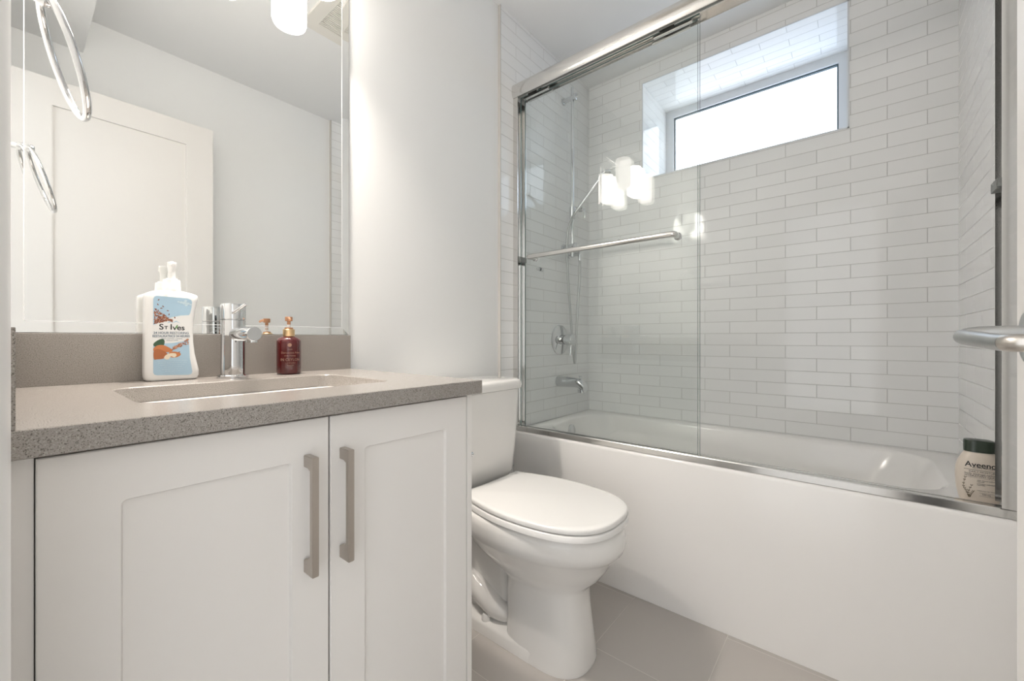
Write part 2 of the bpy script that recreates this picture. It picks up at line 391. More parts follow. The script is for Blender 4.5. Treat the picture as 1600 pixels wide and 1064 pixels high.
loft(bm, [rrect(SX,SY,SHX+.022,SHY+.022,.05,z0,n), rrect(SX,SY,SHX+.004,SHY+.004,.038,z0,n), rrect(SX,SY,SHX-.004,SHY-.004,.036,z0-.03,n), rrect(SX,SY,SHX-.012,SHY-.012,.045,z0-.10,n), rrect(SX,SY,SHX-.035,SHY-.035,.06,z0-.135,n), rrect(SX,SY,.03,.03,.0299,z0-.142,n),
          rrect(SX,SY,.03,.03,.0299,z0-.152,n), rrect(SX,SY,SHX-.03,SHY-.03,.06,z0-.147,n), rrect(SX,SY,SHX-.004,SHY-.004,.05,z0-.11,n), rrect(SX,SY,SHX+.006,SHY+.006,.04,z0-.02,n), rrect(SX,SY,SHX+.022,SHY+.022,.05,z0-.012,n)], closed=True)
obj('basin', bm, M['ceramic'], bs, smooth=50)
obj('drain', revolve((SX,SY,z0-.1425), (0,0,1), [(0,0),(.029,0),(.029,.002),(.02,.003),(0,.0035)], 28), M['chrome'], bs, smooth=40)

# ================================================================== VANITY CABINET
vc = thing('vanity_cabinet', 'white shaker vanity cabinet under the grey counter', 'cabinet', (.32, -.27, 0))
CB = CZ-CT-.0006
bm = BX(.012, .6435, -.522, .0145, .09, CB)
obj('carcass', bm, M['cab'], vc)
obj('toe_kick', BX(.012, .655, -.46, -.44, 0, .09), M['cab'], vc)
obj('side_panel', BX(.6450, .6600, -.5445, .0145, 0, CB, bev=.0008), M['cab'], vc)
obj('filler_panel', BX(-.0195, .0116, -.540, -.50, 0, CB, bev=.0008), M['cab'], vc)
obj('gap_shade_sheet', BX(.0098, .6448, -.5235, -.521, .09, CB), M['cabgap'], vc)  # dark sheet behind the doors, coloured as the shade in their gaps
def cab_door(x0, x1, px0, px1, hx):
    yf, yb, z0, z1 = -.5455, -.5255, .10, .8295
    pz0, pz1 = .165, .7665
    bm = bmesh.new(); k = 5
    def rr(y, i, r): return rrect((x0+x1)/2, (z0+z1)/2, (x1-x0)/2-i, (z1-z0)/2-i, r, y, k, 'xz')
    def pp(y, i, r): return rrect((px0+px1)/2, (pz0+pz1)/2, (px1-px0)/2-i, (pz1-pz0)/2-i, r, y, k, 'xz')
    loft(bm, [rr(yb,0,.001), rr(yf+.0012,0,.001), rr(yf,.0012,.001), pp(yf,0,.006), pp(yf+.0015,.001,.006), pp(yf+.0060,.0022,.005)], cap0=True, cap1=True)
    d = obj('door', bm, M['cab'], vc, smooth=30)
    yh = yf-.030
    hz0, hz1 = .5905, .7745; w = .0052
    prof = [(yf+.0002, hz1), (yh, hz1), (yh, hz0), (yf+.0002, hz0), (yf+.0002, hz0+.020), (yf-.012, hz0+.024), (yh+.0095, hz0+.030), (yh+.0095, hz1-.022), (yf-.012, hz1-.0185), (yf+.0002, hz1-.0185)]
    bm = bmesh.new(); poly_prism(bm, [Vector((hx-w, y, z)) for y, z in prof], (2*w, 0, 0))
    bmesh.ops.bevel(bm, geom=[e for e in bm.edges], offset=.0008, segments=2, affect='EDGES')
    obj('handle', bm, M['brush'], d, smooth=40, label='brushed nickel bar handle')
cab_door(.0125, .3285, .0785, .2710, .2935)
cab_door(.3315, .6430, .3935, .5830, .3520)

# ================================================================== FAUCET
fx, fy = .3345, -.062
fc = thing('faucet', 'chrome single-lever basin faucet between the lotion and the red bottle', 'faucet', (fx, fy, CZ))
bm = revolve((fx, fy, CZ), (0,0,1), [(.0,.0003),(.0320,.0003),(.0320,.005),(.0300,.0075),(.0,.0075)], 40)
obj('base_plate', bm, M['chrome'], fc, smooth=35)
bm = revolve((fx, fy, CZ), (0,0,1), [(.0,.007),(.0252,.007),(.0252,.1365),(.0242,.1375),(.0,.1375)], 48)
obj('body', bm, M['chrome'], fc, smooth=35)
bm = revolve((fx, fy, CZ), (0,0,1), [(.0,.1385),(.0248,.1385),(.0258,.1395),(.0258,.1735),(.0248,.1755),(.0,.176)], 48)
obj('cap', bm, M['chrome'], fc, smooth=35)
d = Vector((.075,-.996,.0)).normalized()
obj('spout', revolve(Vector((fx,fy,CZ+.1035)), d, [(.0,.012),(.0160,.012),(.0160,.112),(.0152,.1135),(0,.1135)], 40), M['chrome'], fc, smooth=35)
e = Vector((fx,fy,CZ+.1035))+d*.100
obj('aerator', revolve(e, (0,0,-1), [(.0,.012),(.0118,.012),(.0118,.0195),(.0,.0195)], 28), M['chrome'], fc, smooth=35)
h0 = Vector((.3275, -.083, CZ+.1530)); h1 = Vector((.3455, -.112, CZ+.1735))
obj('lever', tube([h0, h0.lerp(h1,.5), h1.lerp(h0,.06), h1], [.0042,.0040,.0040,.0032], 16), M['chrome'], fc, smooth=50)

# ================================================================== LOTION BOTTLE
RX = Matrix.Rotation(PI/2, 3, 'X')                                 # text facing -Y
lb = thing('lotion_bottle', 'white pump lotion bottle with a blue almond label left of the faucet', 'bottle', (.224, -.029, CZ))
prof = [ # z, left x, right x, half depth
 (.0003,.183,.265,.016),(.003,.1785,.2695,.020),(.010,.1770,.2718,.0215),(.022,.1765,.2718,.022),(.040,.1766,.2680,.022),(.060,.1768,.2642,.022),(.085,.1770,.2618,.022),
 (.110,.1772,.2612,.022),(.135,.1774,.2625,.022),(.160,.1776,.2655,.022),(.178,.1778,.2690,.022),(.188,.1782,.2706,.0215),(.1925,.1815,.2690,.0200),(.1965,.190,.2590,.0175),(.200,.203,.2450,.0145)]
YB = -.0285
bm = bmesh.new(); loft(bm, [rrect((a+b)/2, YB, (b-a)/2, hd, .011, CZ+z, 6) for z,a,b,hd in prof])
obj('body', bm, M['white_pl'], lb, smooth=50)
px = .2235
obj('pump_collar', revolve((px+.0015, YB, CZ+.199), (0,0,1), [(0,0),(.0162,0),(.0162,.0100),(.0158,.0105),(.0158,.0235),(.0148,.0255),(.011,.0265),(.0105,.029),(0,.029)], 32), M['white_pl'], lb, smooth=40)
obj('pump_stem', revolve((px+.0015, YB, CZ+.2275), (0,0,1), [(0,0),(.0072,0),(.0064,.016),(0,.016)], 24), M['white_pl'], lb, smooth=40)
bm = revolve((px+.0015, YB, CZ+.243), (0,0,1), [(0,0),(.0064,0),(.0072,.006),(.0086,.013),(.0090,.0195),(.0085,.0215),(0,.022)], 28)
tube([(px+.0015, YB, CZ+.2605), (px, YB-.012, CZ+.2605), (px-.001, YB-.022, CZ+.2590), (px-.001, YB-.0255, CZ+.256)], [.0052,.0046,.0036,.003], 12, bm)
obj('pump_head', bm, M['white_pl'], lb, smooth=50)
YL = YB-.0222
def decal(name, pts, m, lift=0, parent=None, y=None):
    """thin printed shape on the -Y face; pts (x, z-CZ)"""
    bm = bmesh.new(); yy = (YL if y is None else y) - lift
    poly_prism(bm, [Vector((x, yy, CZ+z)) for x, z in pts], (0, -.00012, 0))
    return obj(name, bm, m, parent or lb)
def smoothc(pts, k=5): return [(p.x, p.z) for p in catmull([(x,0,z) for x,z in pts], k, True)]
LX0 = .1895
blue_top = [(LX0,.122),(LX0,.178),(LX0+.002,.1835),(LX0+.006,.1855),(.250,.1835),(.2555,.181),(.2570,.176),(.2560,.162),(.2535,.150),(.2515,.146),(.2370,.1445),(.2210,.140),(.2070,.133),(.1960,.1255)]
decal('label', blue_top, M['labelblue'])
blue_bot = [(LX0,.078),(LX0,.020),(LX0+.0015,.0155),(LX0+.006,.0135),(.2500,.0110),(.2560,.0130),(.2575,.018),(.2560,.030),(.2530,.050),(.2518,.080),(.2515,.0905),(.237,.086),(.222,.083),(.205,.082)]
decal('label', blue_bot, M['labelblue'])
# seeds spray, almonds, leaf
bm = bmesh.new(); rnd = random.Random(3)
def seed(bm, x, z, L, w, a, y, mi):
    pts = []
    for k in range(8):
        t = 2*PI*k/8; u = L*math.cos(t); v = w*math.sin(t)*(1-.25*math.cos(t))
        pts.append(Vector((x+u*math.cos(a)-v*math.sin(a), y, CZ+z+u*math.sin(a)+v*math.cos(a))))
    a_ = [bm.verts.new(p) for p in pts]; b_ = [bm.verts.new(p+Vector((0,-.0001,0))) for p in pts]
    for f in [bm.faces.new(b_)]+[bm.faces.new((a_[i],a_[(i+1)%8],b_[(i+1)%8],b_[i])) for i in range(8)]: f.material_index = mi
for i in range(150):
    t = rnd.random(); x = LX0+.001+t*.031; top = .160-(t**1.1)*.030; bot = .125+t*.010
    z = bot+(top-bot)*rnd.random()**1.3; x = max(x, LX0+.0025)
    seed(bm, x, z, .0022+.0006*rnd.random(), .0009, rnd.uniform(-.3,2.2), YL-.00014-.000001*i, rnd.choice((0,0,1)))
for x, z in ((.1985,.177),(.197,.167),(.206,.163),(.214,.154),(.216,.146),(.226,.1395),(.203,.159)): seed(bm, x, z, .0022, .001, rnd.uniform(-.8,2), YL-.0003, 0)
for i in range(90):
    t = rnd.random(); x = .222+t*.0285; z = .0845-.012*(1-t)+rnd.uniform(-.0,1)*.012*(.4+.6*t)-.004
    seed(bm, x, z, .0019, .0008, rnd.uniform(0,3), YL-.00014-.000001*i, rnd.choice((0,1,1)))
seed(bm, .2335,.0625,.0025,.001,.6,YL-.0003,0)
obj('label_seeds', bm, [M['seed'], M['seedl']], lb, kind='stuff')
decal('label_leaf', smoothc([(LX0+.001,.083),(.199,.0905),(.2065,.0915),(.2085,.085),(.206,.077),(.197,.075),(LX0+.001,.077)]), M['leafg'], .0002)
decal('label_almond', smoothc([(LX0+.001,.073),(.198,.0785),(.208,.078),(.220,.070),(.222,.065),(.214,.063),(.200,.064),(LX0+.001,.066)]), M['almond'], .00035)
decal('label_almond', smoothc([(LX0+.001,.066),(.198,.070),(.208,.065),(.214,.057),(.207,.0495),(.196,.048),(LX0+.001,.049)]), M['almond2'], .0005)
decal('label_almond', smoothc([(.216,.062),(.226,.064),(.235,.061),(.236,.056),(.229,.0515),(.219,.052)]), M['almond'], .0003)
decal('label_almond', smoothc([(.2075,.052),(.212,.058),(.219,.0605),(.227,.060),(.229,.055),(.225,.0515),(.219,.054),(.216,.048),(.210,.0475)]), M['almondl'], .00065)
# writing
def lt(s, size, m, x, z, sx=1, al='CENTER', bold=0): return text(s, size, m, lb, (x, YL-.0003, CZ+z), RX, 'lettering', al, .0001, sx, bold)
text('S', .0172, M['black'], lb, (.2030, YL-.0003, CZ+.1180), RX, bold=.00022)
text('T', .0100, M['black'], lb, (.2110, YL-.0003, CZ+.1164), RX, bold=.00018)
text('I', .0172, M['black'], lb, (.2198, YL-.0003, CZ+.1180), RX, bold=.00022)
text('v', .0165, M['black'], lb, (.2258, YL-.0003, CZ+.1168), RX, bold=.0002)
text('es', .0165, M['black'], lb, (.2368, YL-.0003, CZ+.1168), RX, bold=.0002)
decal('leaf_mark', smoothc([(.2270,.1150),(.2278,.1195),(.2312,.1240),(.2303,.1180)]), M['leafl'], .0004)
lt('24 HOUR RESTORING', .0070, M['inkblue'], .2205, .1052, .90, bold=.00006)
lt('RESTAURATRICE 24 HEURES', .0072, M['inkblue'], .2205, .0980, .72, bold=.00006)
lt('BODY LOTION / LOTION', .0032, M['inkblue'], .2215, .0925, 1)
lt('POUR LE CORPS', .0028, M['inkblue'], .2215, .0888, 1)
bm = bmesh.new()
for x0, x1, zc in ((.213,.223,.1262),(.221,.237,.1272)):
    poly_prism(bm, [Vector((x0,YL-.0002,CZ+zc)), Vector(((x0+x1)/2-.001,YL-.0002,CZ+zc+.0052)), Vector((x1,YL-.0002,CZ+zc-.0005)), Vector(((x0+x1)/2,YL-.0002,CZ+zc+.003))], (0,-.0001,0))
obj('mountain_mark', bm, M['labelblue'], lb)
bm = bmesh.new()
for k, (dx, dz, r) in enumerate(((0,0,.0045),(.006,-.001,.0035),(-.006,.001,.0032),(.002,.005,.003),(.011,-.003,.0022),(-.011,.002,.0022),(.003,-.005,.0028))):
    pts = [Vector((.2435+dx+r*math.cos(t*PI/5), YL-.0002-.00001*k, CZ+.173+dz+r*.75*math.sin(t*PI/5))) for t in range(10)]
    poly_prism(bm, pts, (0,-.00008,0))
obj('flower_mark', bm, M['labelpale'], lb)
for i, z in enumerate((.044,.0395,.035,.0305,.026,.0215,.017)):
    lt(['NATURALLY DERIVED MOISTURIZERS','24 HOUR MOISTURE FOR DRY SKIN','hydratation 24 heures peau seche','with almond and flaxseed','aux amandes et graines de lin','dermatologist tested','532 mL'][i], .0031, M['labelpale'], .2225, z, 1)

# ================================================================== RED SOAP BOTTLE
sx_, sy_ = .4615, -.062
sb = thing('soap_bottle', 'small dark red pump bottle with a gold collar right of the faucet', 'bottle', (sx_, sy_, CZ))
obj('body', revolve((sx_,sy_,CZ), (0,0,1), [(0,.0004),(.026,.0004),(.0283,.003),(.0288,.006),(.0288,.083),(.0280,.089),(.024,.0945),(.0165,.0975),(.0135,.099),(.0135,.1005),(0,.1005)], 48), M['redglass'], sb, smooth=50)
obj('collar', revolve((sx_,sy_,CZ+.0995), (0,0,1), [(0,0),(.0136,0),(.0140,.001),(.0140,.0175),(.0132,.0185),(0,.0185)], 36), M['gold'], sb, smooth=35)
obj('pump_ring', revolve((sx_,sy_,CZ+.1180), (0,0,1), [(0,0),(.0100,0),(.0100,.0045),(0,.0045)], 28), M['goldpl'], sb, smooth=35)
obj('pump_stem', revolve((sx_,sy_,CZ+.1225), (0,0,1), [(0,0),(.0040,0),(.0040,.0075),(0,.0075)], 20), M['white_pl'], sb, smooth=35)
bm = revolve((sx_,sy_,CZ+.1300), (0,0,1), [(0,0),(.0042,0),(.0042,.0085),(.0088,.0095),(.0092,.017),(.0088,.0205),(0,.0208)], 28)
dv = Vector((-.30,-.95,0)).normalized(); c0 = Vector((sx_,sy_,CZ+.1455))
tube([c0, c0+dv*.014, c0+dv*.024+Vector((0,0,-.0012)), c0+dv*.029+Vector((0,0,-.0035))], [.0050,.0042,.0034,.0028], 12, bm)
obj('pump_head', bm, M['goldpl'], sb, smooth=45)
def wrap_text(s, size, z, ang=-90, sx=1, R=.0289):
    o = text(s, size, M['ink_gold'], sb, (0,0,0), Matrix.Identity(3), 'lettering', 'CENTER', .00005, sx)
    off = wloc(sb)
    for v in o.data.vertices:
        p = v.co + off; a = math.radians(ang) + p.x/R; r = R + p.z*.5 + .0001
        v.co = Vector((sx_ + r*math.cos(a), sy_ + r*math.sin(a), CZ + z + p.y)) - off
wrap_text('Damascena Rose', .0068, .0565, -102); wrap_text('with Honey', .0058, .0490, -106); wrap_text('IN CEYLON', .0094, .0385, -104); wrap_text('L U X U R Y', .0046, .0300, -104); wrap_text('hand wash', .0034, .0240, -104); wrap_text('rituals', .0044, .0655, -106)
bm = bmesh.new()
pts = []
for t in range(20):
    a = math.radians(-108) + .0048*math.cos(t*PI/10)/.0289; pts.append(Vector((sx_+.02905*math.cos(a), sy_+.02905*math.sin(a), CZ+.0765+.0048*math.sin(t*PI/10))))
bm.faces.new([bm.verts.new(p) for p in pts]); obj('round_mark', bm, M['ink_gold'], sb)

# ================================================================== VANITY LIGHT (over the mirror)
vl = thing('vanity_light', 'chrome vanity light with white glass cylinder shades above the mirror', 'lamp', (.34, .016, 2.13))
obj('backplate', BX(.05, .63, -.001, .0155, 2.115, 2.165, bev=.003), M['chrome'], vl, smooth=40)
for lx in (.185, .360, .535):
    arm = obj('arm', tube(catmull([(lx, .0, 2.14), (lx, -.05, 2.14), (lx, -.082, 2.138), (lx, -.09, 2.128), (lx, -.09, 2.116)], 4), .007, 12), M['chrome'], vl, smooth=60)
    obj('socket_cap', revolve((lx,-.09,2.095), (0,0,1), [(0,0),(.030,0),(.030,.012),(.012,.022),(0,.022)], 28), M['chrome'], arm, smooth=40)
    ld = bpy.data.lights.new('bulb_light', 'AREA'); ld.shape = 'DISK'; ld.size = .06; ld.spread = math.radians(118); ld.energy = BULB if lx == .36 else BULB*.35; ld.color = (1,.915,.83)
    lo = bpy.data.objects.new('bulb_light', ld); COL.objects.link(lo); lo.parent = vl; lo.location = Vector((lx,-.09,1.9105)) - wloc(vl)   # open lower end of the shade, shining down
    obj('lamp_shade', revolve((lx,-.09,1.912), (0,0,1), [(0,0),(.036,0),(.044,.004),(.0475,.014),(.0475,.170),(.044,.180),(.030,.184),(0,.184)], 40), M['shade'] if lx == .36 else M['shade_dim'], vl, smooth=45, label='lit white glass shade')

# ================================================================== TOWEL RING
tr = thing('towel_ring', 'chrome towel ring on the wall left of the mirror', 'towel ring', (-.02, -.342, 1.43))
obj('mount', revolve((-.0198,-.342,1.430), (1,0,0), [(0,0),(.022,0),(.022,.006),(.019,.009),(.0,.009)], 32), M['chrome'], tr, smooth=40)
obj('post', revolve((-.012,-.342,1.430), (1,0,0), [(0,0),(.0085,0),(.0070,.015),(.0070,.030),(.0095,.034),(.0095,.042),(.007,.045),(0,.045)], 24), M['chrome'], tr, smooth=40)
R_ = .0725; cz = 1.357; pts = []
for i in range(64):
    a = 2*PI*i/64; s = R_*math.cos(a)
    pts.append((.044 - s*.31, -.342 + R_*math.sin(a), cz + s))
obj('ring', tube(pts, .0046, 16, closed=True), M['chrome'], tr, smooth=80)

# ================================================================== EXHAUST FAN
ex = thing('exhaust_fan', 'square white ceiling exhaust fan grille, seen in the mirror', 'vent', (1.02, -.60, CEIL))
def fr(bm, x0, x1, y0, y1, z0, z1, w):
    box(bm, x0, x0+w, y0, y1, z0, z1); box(bm, x1-w, x1, y0, y1, z0, z1); box(bm, x0+w, x1-w, y0, y0+w, z0, z1); box(bm, x0+w, x1-w, y1-w, y1, z0, z1)
bm = bmesh.new(); fr(bm, .86, 1.18, -.76, -.44, CEIL-.012, CEIL-.0002, .055); obj('cover_frame', bm, M['vent'], ex)
obj('housing', BX(.913, 1.127, -.707, -.493, CEIL-.003, CEIL-.0004), M['ventdark'], ex)
bm = bmesh.new()
for i in range(19): box(bm, .9155, 1.1245, -.706+i*.0113, -.700+i*.0113, CEIL-.011, CEIL-.0035)
obj('louvres', bm, M['vent'], ex)

# ================================================================== BATHTUB
AX = 1.4755; RIM = .537
tb = thing('bathtub', 'white alcove bathtub with a plain apron front', 'bathtub', (1.83, -.75, 0))
X1 = XF-.001; Y0 = .003; Y1 = YE+.001
cxm, cym, hxm, hym = (AX+X1)/2, (Y0+Y1)/2, (X1-AX)/2, (Y0-Y1)/2
n = 8
def rr(x0, x1, y0, y1, r, z): return rrect((x0+x1)/2, (y0+y1)/2, (x1-x0)/2, abs(y1-y0)/2, r, z, n)
def ro(dx, z): return rr(AX+dx, X1, Y1, Y0, .0015, z)
bm = bmesh.new()
loft(bm, [ro(-.004,.0005), ro(-.004,.030), ro(.000,.30), ro(.0,RIM-.016), ro(.0022,RIM-.007), ro(.007,RIM-.002), ro(.014,RIM),
   rr(1.602, 2.125, -1.425, -.062, .13, RIM), rr(1.606, 2.121, -1.420, -.066, .13, RIM-.003), rr(1.612, 2.116, -1.412, -.071, .13, RIM-.012),
   rr(1.628, 2.098, -1.35, -.085, .14, .40), rr(1.645, 2.08, -1.28, -.10, .15, .26), rr(1.665, 2.06, -1.20, -.12, .16, .19), rr(1.70, 2.03, -1.12, -.16, .14, .165), rr(1.80,1.93,-.9,-.30,.06,.160)], cap0=False, cap1=True)
for f in bm.faces: pass
obj('tub_body', bm, M['acrylic'], tb, smooth=40)
obj('overflow_cover', revolve((1.855, -.0735, .479), (0,-1,.08), [(0,0),(.033,0),(.033,.006),(.028,.010),(0,.011)], 32), M['chrome'], tb, smooth=40)
obj('drain', revolve((1.855, -.28, .1665), (0,0,1), [(0,0),(.032,0),(.03,.004),(0,.005)], 28), M['chrome'], tb, smooth=40)

# ================================================================== SHOWER ENCLOSURE
sf = thing('shower_door_frame', 'polished metal frame of the sliding shower doors on the tub rim', 'shower frame', (1.50, -.75, RIM))
def prism_y(prof, y0, y1, m, name, parent, sm=30, **k):
    bm = bmesh.new(); poly_prism(bm, [Vector((x, y0, z)) for x, z in prof], (0, y1-y0, 0)); return obj(name, bm, m, parent, smooth=sm, **k)
yA, yB = .0035, YE+.0005
# header: bulging front, hollow underside
hp = [(1.541,2.132),(1.478,2.1325),(1.471,2.130),(1.4655,2.123),(1.463,2.112),(1.4625,2.098),(1.4635,2.085),(1.467,2.074),(1.471,2.069),(1.4745,2.069),(1.4745,2.088),(1.5385,2.088),(1.5385,2.070),(1.541,2.070)]
prism_y(hp, yA, yB, M['alu'], 'header', sf, 30)
prism_y([(1.4765,2.0875),(1.4765,2.066),(1.4805,2.066),(1.4805,2.0875)], yA, yB, M['track_shade'], 'track_shade_strip', sf)  # dark strip standing in for the shade in the header slot
tp = [(1.480,.5373),(1.480,.556),(1.4815,.5585),(1.4885,.5600),(1.4905,.5600),(1.4905,.5500),(1.5040,.5500),(1.5055,.5585),(1.5085,.5585),(1.510,.5480),(1.5300,.5460),(1.5315,.5520),(1.535,.5520),(1.535,.5373)]
prism_y(tp, yA, yB, M['alu'], 'bottom_track', sf, 25)
def jamb(yw, s):
    # U channel on the wall, s = direction into the opening
    bm = bmesh.new(); w = .026
    a, b = sorted((yw, yw+s*.003)); box(bm, 1.474, 1.537, a, b, .5600, 2.0695)
    a, b = sorted((yw+s*.003, yw+s*w)); box(bm, 1.474, 1.4765, a, b, .5600, 2.0695); box(bm, 1.534, 1.537, a, b, .5600, 2.0695)
    return obj('jamb', bm, M['alu'], sf)
jamb(yA, -1); jamb(yB, 1)
for yw, s in ((yA,-1),(yB,1)):
    a, b = sorted((yw+s*.010, yw+s*.034)); zc = 1.325
    bm = BX(1.482, 1.532, a, b, zc-.012, zc+.012, bev=.0015); box(bm, 1.478, 1.49, min(b,a)+.002, max(a,b)-.002, zc-.008, zc+.012)
    obj('bumper', bm, M['rubber'], sf, label='grey rubber door bumper')
def slide_panel(name, label, x, ya, yb, z0, z1):
    t = thing(name, label, 'glass door', (x, (ya+yb)/2, z0))
    th = .0035
    bm = BX(x-th, x+th, min(ya,yb), max(ya,yb), z0, z1)
    for f in bm.faces:
        if abs(f.normal.x) < .5: f.material_index = 1
    bmesh.ops.recalc_face_normals(bm, faces=bm.faces)
    for f in bm.faces: f.material_index = 0 if abs(f.normal.x) > .5 else 1
    obj('pane', bm, [M['glass'], M['glassedge']], t)
    for a in (ya-.02, yb+.025+.135):
        bm = BX(x-.006, x+.006, a-.135, a, 2.056, 2.066, bev=.001); box(bm, x-.0055, x+.0055, a-.075, a-.025, 2.064, 2.084)
        obj('roller_hanger', bm, M['alu'], t)
    return t
XG1, XG2 = 1.4970, 1.5215
g1 = slide_panel('sliding_glass_door', 'front sliding glass shower door carrying the chrome towel bar', XG1, -.024, -.8055, .5545, 2.072)
g2 = slide_panel('sliding_glass_door', 'rear sliding glass shower door with a small knob, behind the towel bar door', XG2, -.030, -.792, .553, 2.072)
bx = XG1-.055
tbp = catmull([(XG1-.0035,-.112,1.3185),(XG1-.03,-.112,1.3185),(bx+.010,-.113,1.3185),(bx,-.122,1.3185),(bx,-.25,1.3185),(bx,-.42,1.3185),(bx,-.60,1.3185),(bx,-.724,1.3185),(bx+.010,-.733,1.3185),(XG1-.03,-.734,1.3185),(XG1-.0035,-.734,1.3185)], 6)
obj('towel_bar', tube(tbp, .0105, 18), M['alu'], g1, smooth=60)
for y in (-.112,-.734): obj('bar_flange', revolve((XG1-.0036,y,1.3185), (-1,0,0), [(0,0),(.0135,0),(.0135,.006),(.0105,.009),(0,.009)], 24), M['chrome'], g1, smooth=40)
obj('knob', revolve((XG2+.0036,-.112,1.275), (1,0,0), [(0,0),(.009,0),(.009,.018),(.0,.018)], 24), M['chrome'], g2, smooth=40)
obj('knob', revolve((XG2-.0036,-.112,1.275), (-1,0,0), [(0,0),(.008,0),(.008,.010),(.0,.010)], 24), M['chrome'], g2, smooth=40)

# ================================================================== SHOWER FITTINGS on the tiled wall
rx, ry = 1.900, -.055
sr = thing('shower_rail', 'vertical chrome shower slide rail on the tiled wall', 'shower rail', (rx, .004, 1.40))
obj('rail', tube([(rx,ry,1.395),(rx,ry,1.85),(rx,ry,2.298)], .0088, 16), M['chrome'], sr, smooth=60)
for z in (2.243, 1.452):
    bm = revolve((rx,.0035,z), (0,-1,0), [(0,0),(.019,0),(.019,.008),(.0125,.010),(.0125,.070),(.0175,.071),(.0175,.083),(.015,.085),(0,.085)], 28)
    obj('bracket', bm, M['chrome'], sr, smooth=40)
# slider holding the hand shower
bm = revolve((rx,ry,1.600), (0,0,1), [(0,0),(.0165,0),(.0165,.060),(0,.060)], 24)
revolve((rx+.010,ry-.004,1.648), Vector((.4,-.9,0)), [(0,0),(.013,0),(.015,.045),(0,.045)], 20, bm)
obj('slider', bm, M['chrome'], sr, smooth=40)
obj('slider_lever', tube([(rx+.035,ry-.05,1.655),(rx+.037,ry-.052,1.62),(rx+.037,ry-.052,1.60)], .0035, 10), M['chrome'], sr, smooth=60)
hs = thing('hand_shower', 'slim chrome hand shower held on the slide rail with its hose', 'hand shower', (rx, -.09, 1.64))
A_ = Vector((1.893,-.080,1.628)); Bv = Vector((1.905,-.235,1.795))
obj('handle', tube([A_, A_.lerp(Bv,.15), A_.lerp(Bv,.7), Bv], [.0085,.0105,.0095,.0100], 16), M['chrome'], hs, smooth=60)
dd = (Bv-A_).normalized()
obj('spray_head', revolve(Bv-dd*.004+Vector((0,-.005,-.004)), Vector((.05,-.55,-.84)), [(0,-.014),(.018,-.012),(.034,.0),(.036,.006),(.034,.010),(0,.010)], 32), M['chrome'], hs, smooth=45)
hose = catmull([tuple(A_), (1.876,-.062,1.585), (1.858,-.050,1.50), (1.872,-.042,1.32), (1.910,-.036,1.10), (1.938,-.034,.92), (1.951,-.034,.845), (1.958,-.034,.828), (1.964,-.034,.845), (1.970,-.036,.95), (1.975,-.042,1.12), (1.982,-.050,1.28), (1.973,-.058,1.36), (1.968,-.060,1.385)], 8)
obj('hose', tube(hose, .0062, 12), M['leverm'], hs, smooth=70)
se = thing('supply_elbow', 'small chrome hose outlet on the tiled wall below the slide rail', 'pipe fitting', (1.968, .004, 1.42))
bm = revolve((1.968,.0035,1.425), (0,-1,0), [(0,0),(.022,0),(.022,.006),(.012,.009),(.012,.068),(0,.069)], 28)
obj('outlet', bm, M['chrome'], se, smooth=40)
obj('hose_nut', revolve((1.968,-.060,1.418), (0,0,-1), [(0,0),(.010,0),(.010,.016),(.008,.034),(0,.034)], 20), M['chrome'], se, smooth=40)
sv = thing('shower_valve', 'round chrome shower valve with a lever on the tiled wall', 'valve', (1.865, .004, .953))
obj('escutcheon', revolve((1.865,.0035,.953), (0,-1,0), [(0,0),(.080,0),(.080,.003),(.074,.008),(.0,.010)], 48), M['chrome'], sv, smooth=40)
obj('valve_body', revolve((1.865,-.004,.953), (0,-1,0), [(0,0),(.026,0),(.026,.040),(.0,.040)], 32), M['chrome'], sv, smooth=40)
obj('valve_knob', revolve((1.865,-.0445,.953), (0,-1,0), [(0,0),(.029,0),(.029,.034),(.026,.037),(0,.037)], 32), M['chrome'], sv, smooth=40)
obj('lever', tube([(1.873,-.066,.930),(1.864,-.067,.900),(1.856,-.068,.872)], [.006,.0055,.005], 12), M['chrome'], sv, smooth=60)
ts = thing('tub_spout', 'chrome tub spout with a diverter knob above the bathtub', 'tub spout', (1.855, .004, .735))
rings = []
for y, zt, zb, w in ((.0035,.760,.706,.030),(-.004,.762,.704,.031),(-.06,.760,.706,.029),(-.105,.756,.708,.027),(-.130,.752,.702,.026),(-.148,.742,.692,.024),(-.157,.728,.686,.022)):
    rings.append([Vector((1.855+w*math.copysign(abs(math.cos(a))**.8, math.cos(a)), y, (zt+zb)/2+(zt-zb)/2*math.copysign(abs(math.sin(a))**.8, math.sin(a)))) for a in [2*PI*i/28 for i in range(28)]])
bm = bmesh.new(); loft(bm, rings)
loft(bm, [rrect(1.855,-.137,.021,.017,.012,.70,6), rrect(1.855,-.139,.020,.016,.012,.683,6)])
obj('spout_body', bm, M['chrome'], ts, smooth=50)
obj('diverter_knob', revolve((1.855,-.128,.752), (0,0,1), [(0,0),(.004,0),(.004,.010),(.007,.011),(.007,.016),(0,.017)], 20), M['chrome'], ts, smooth=40)

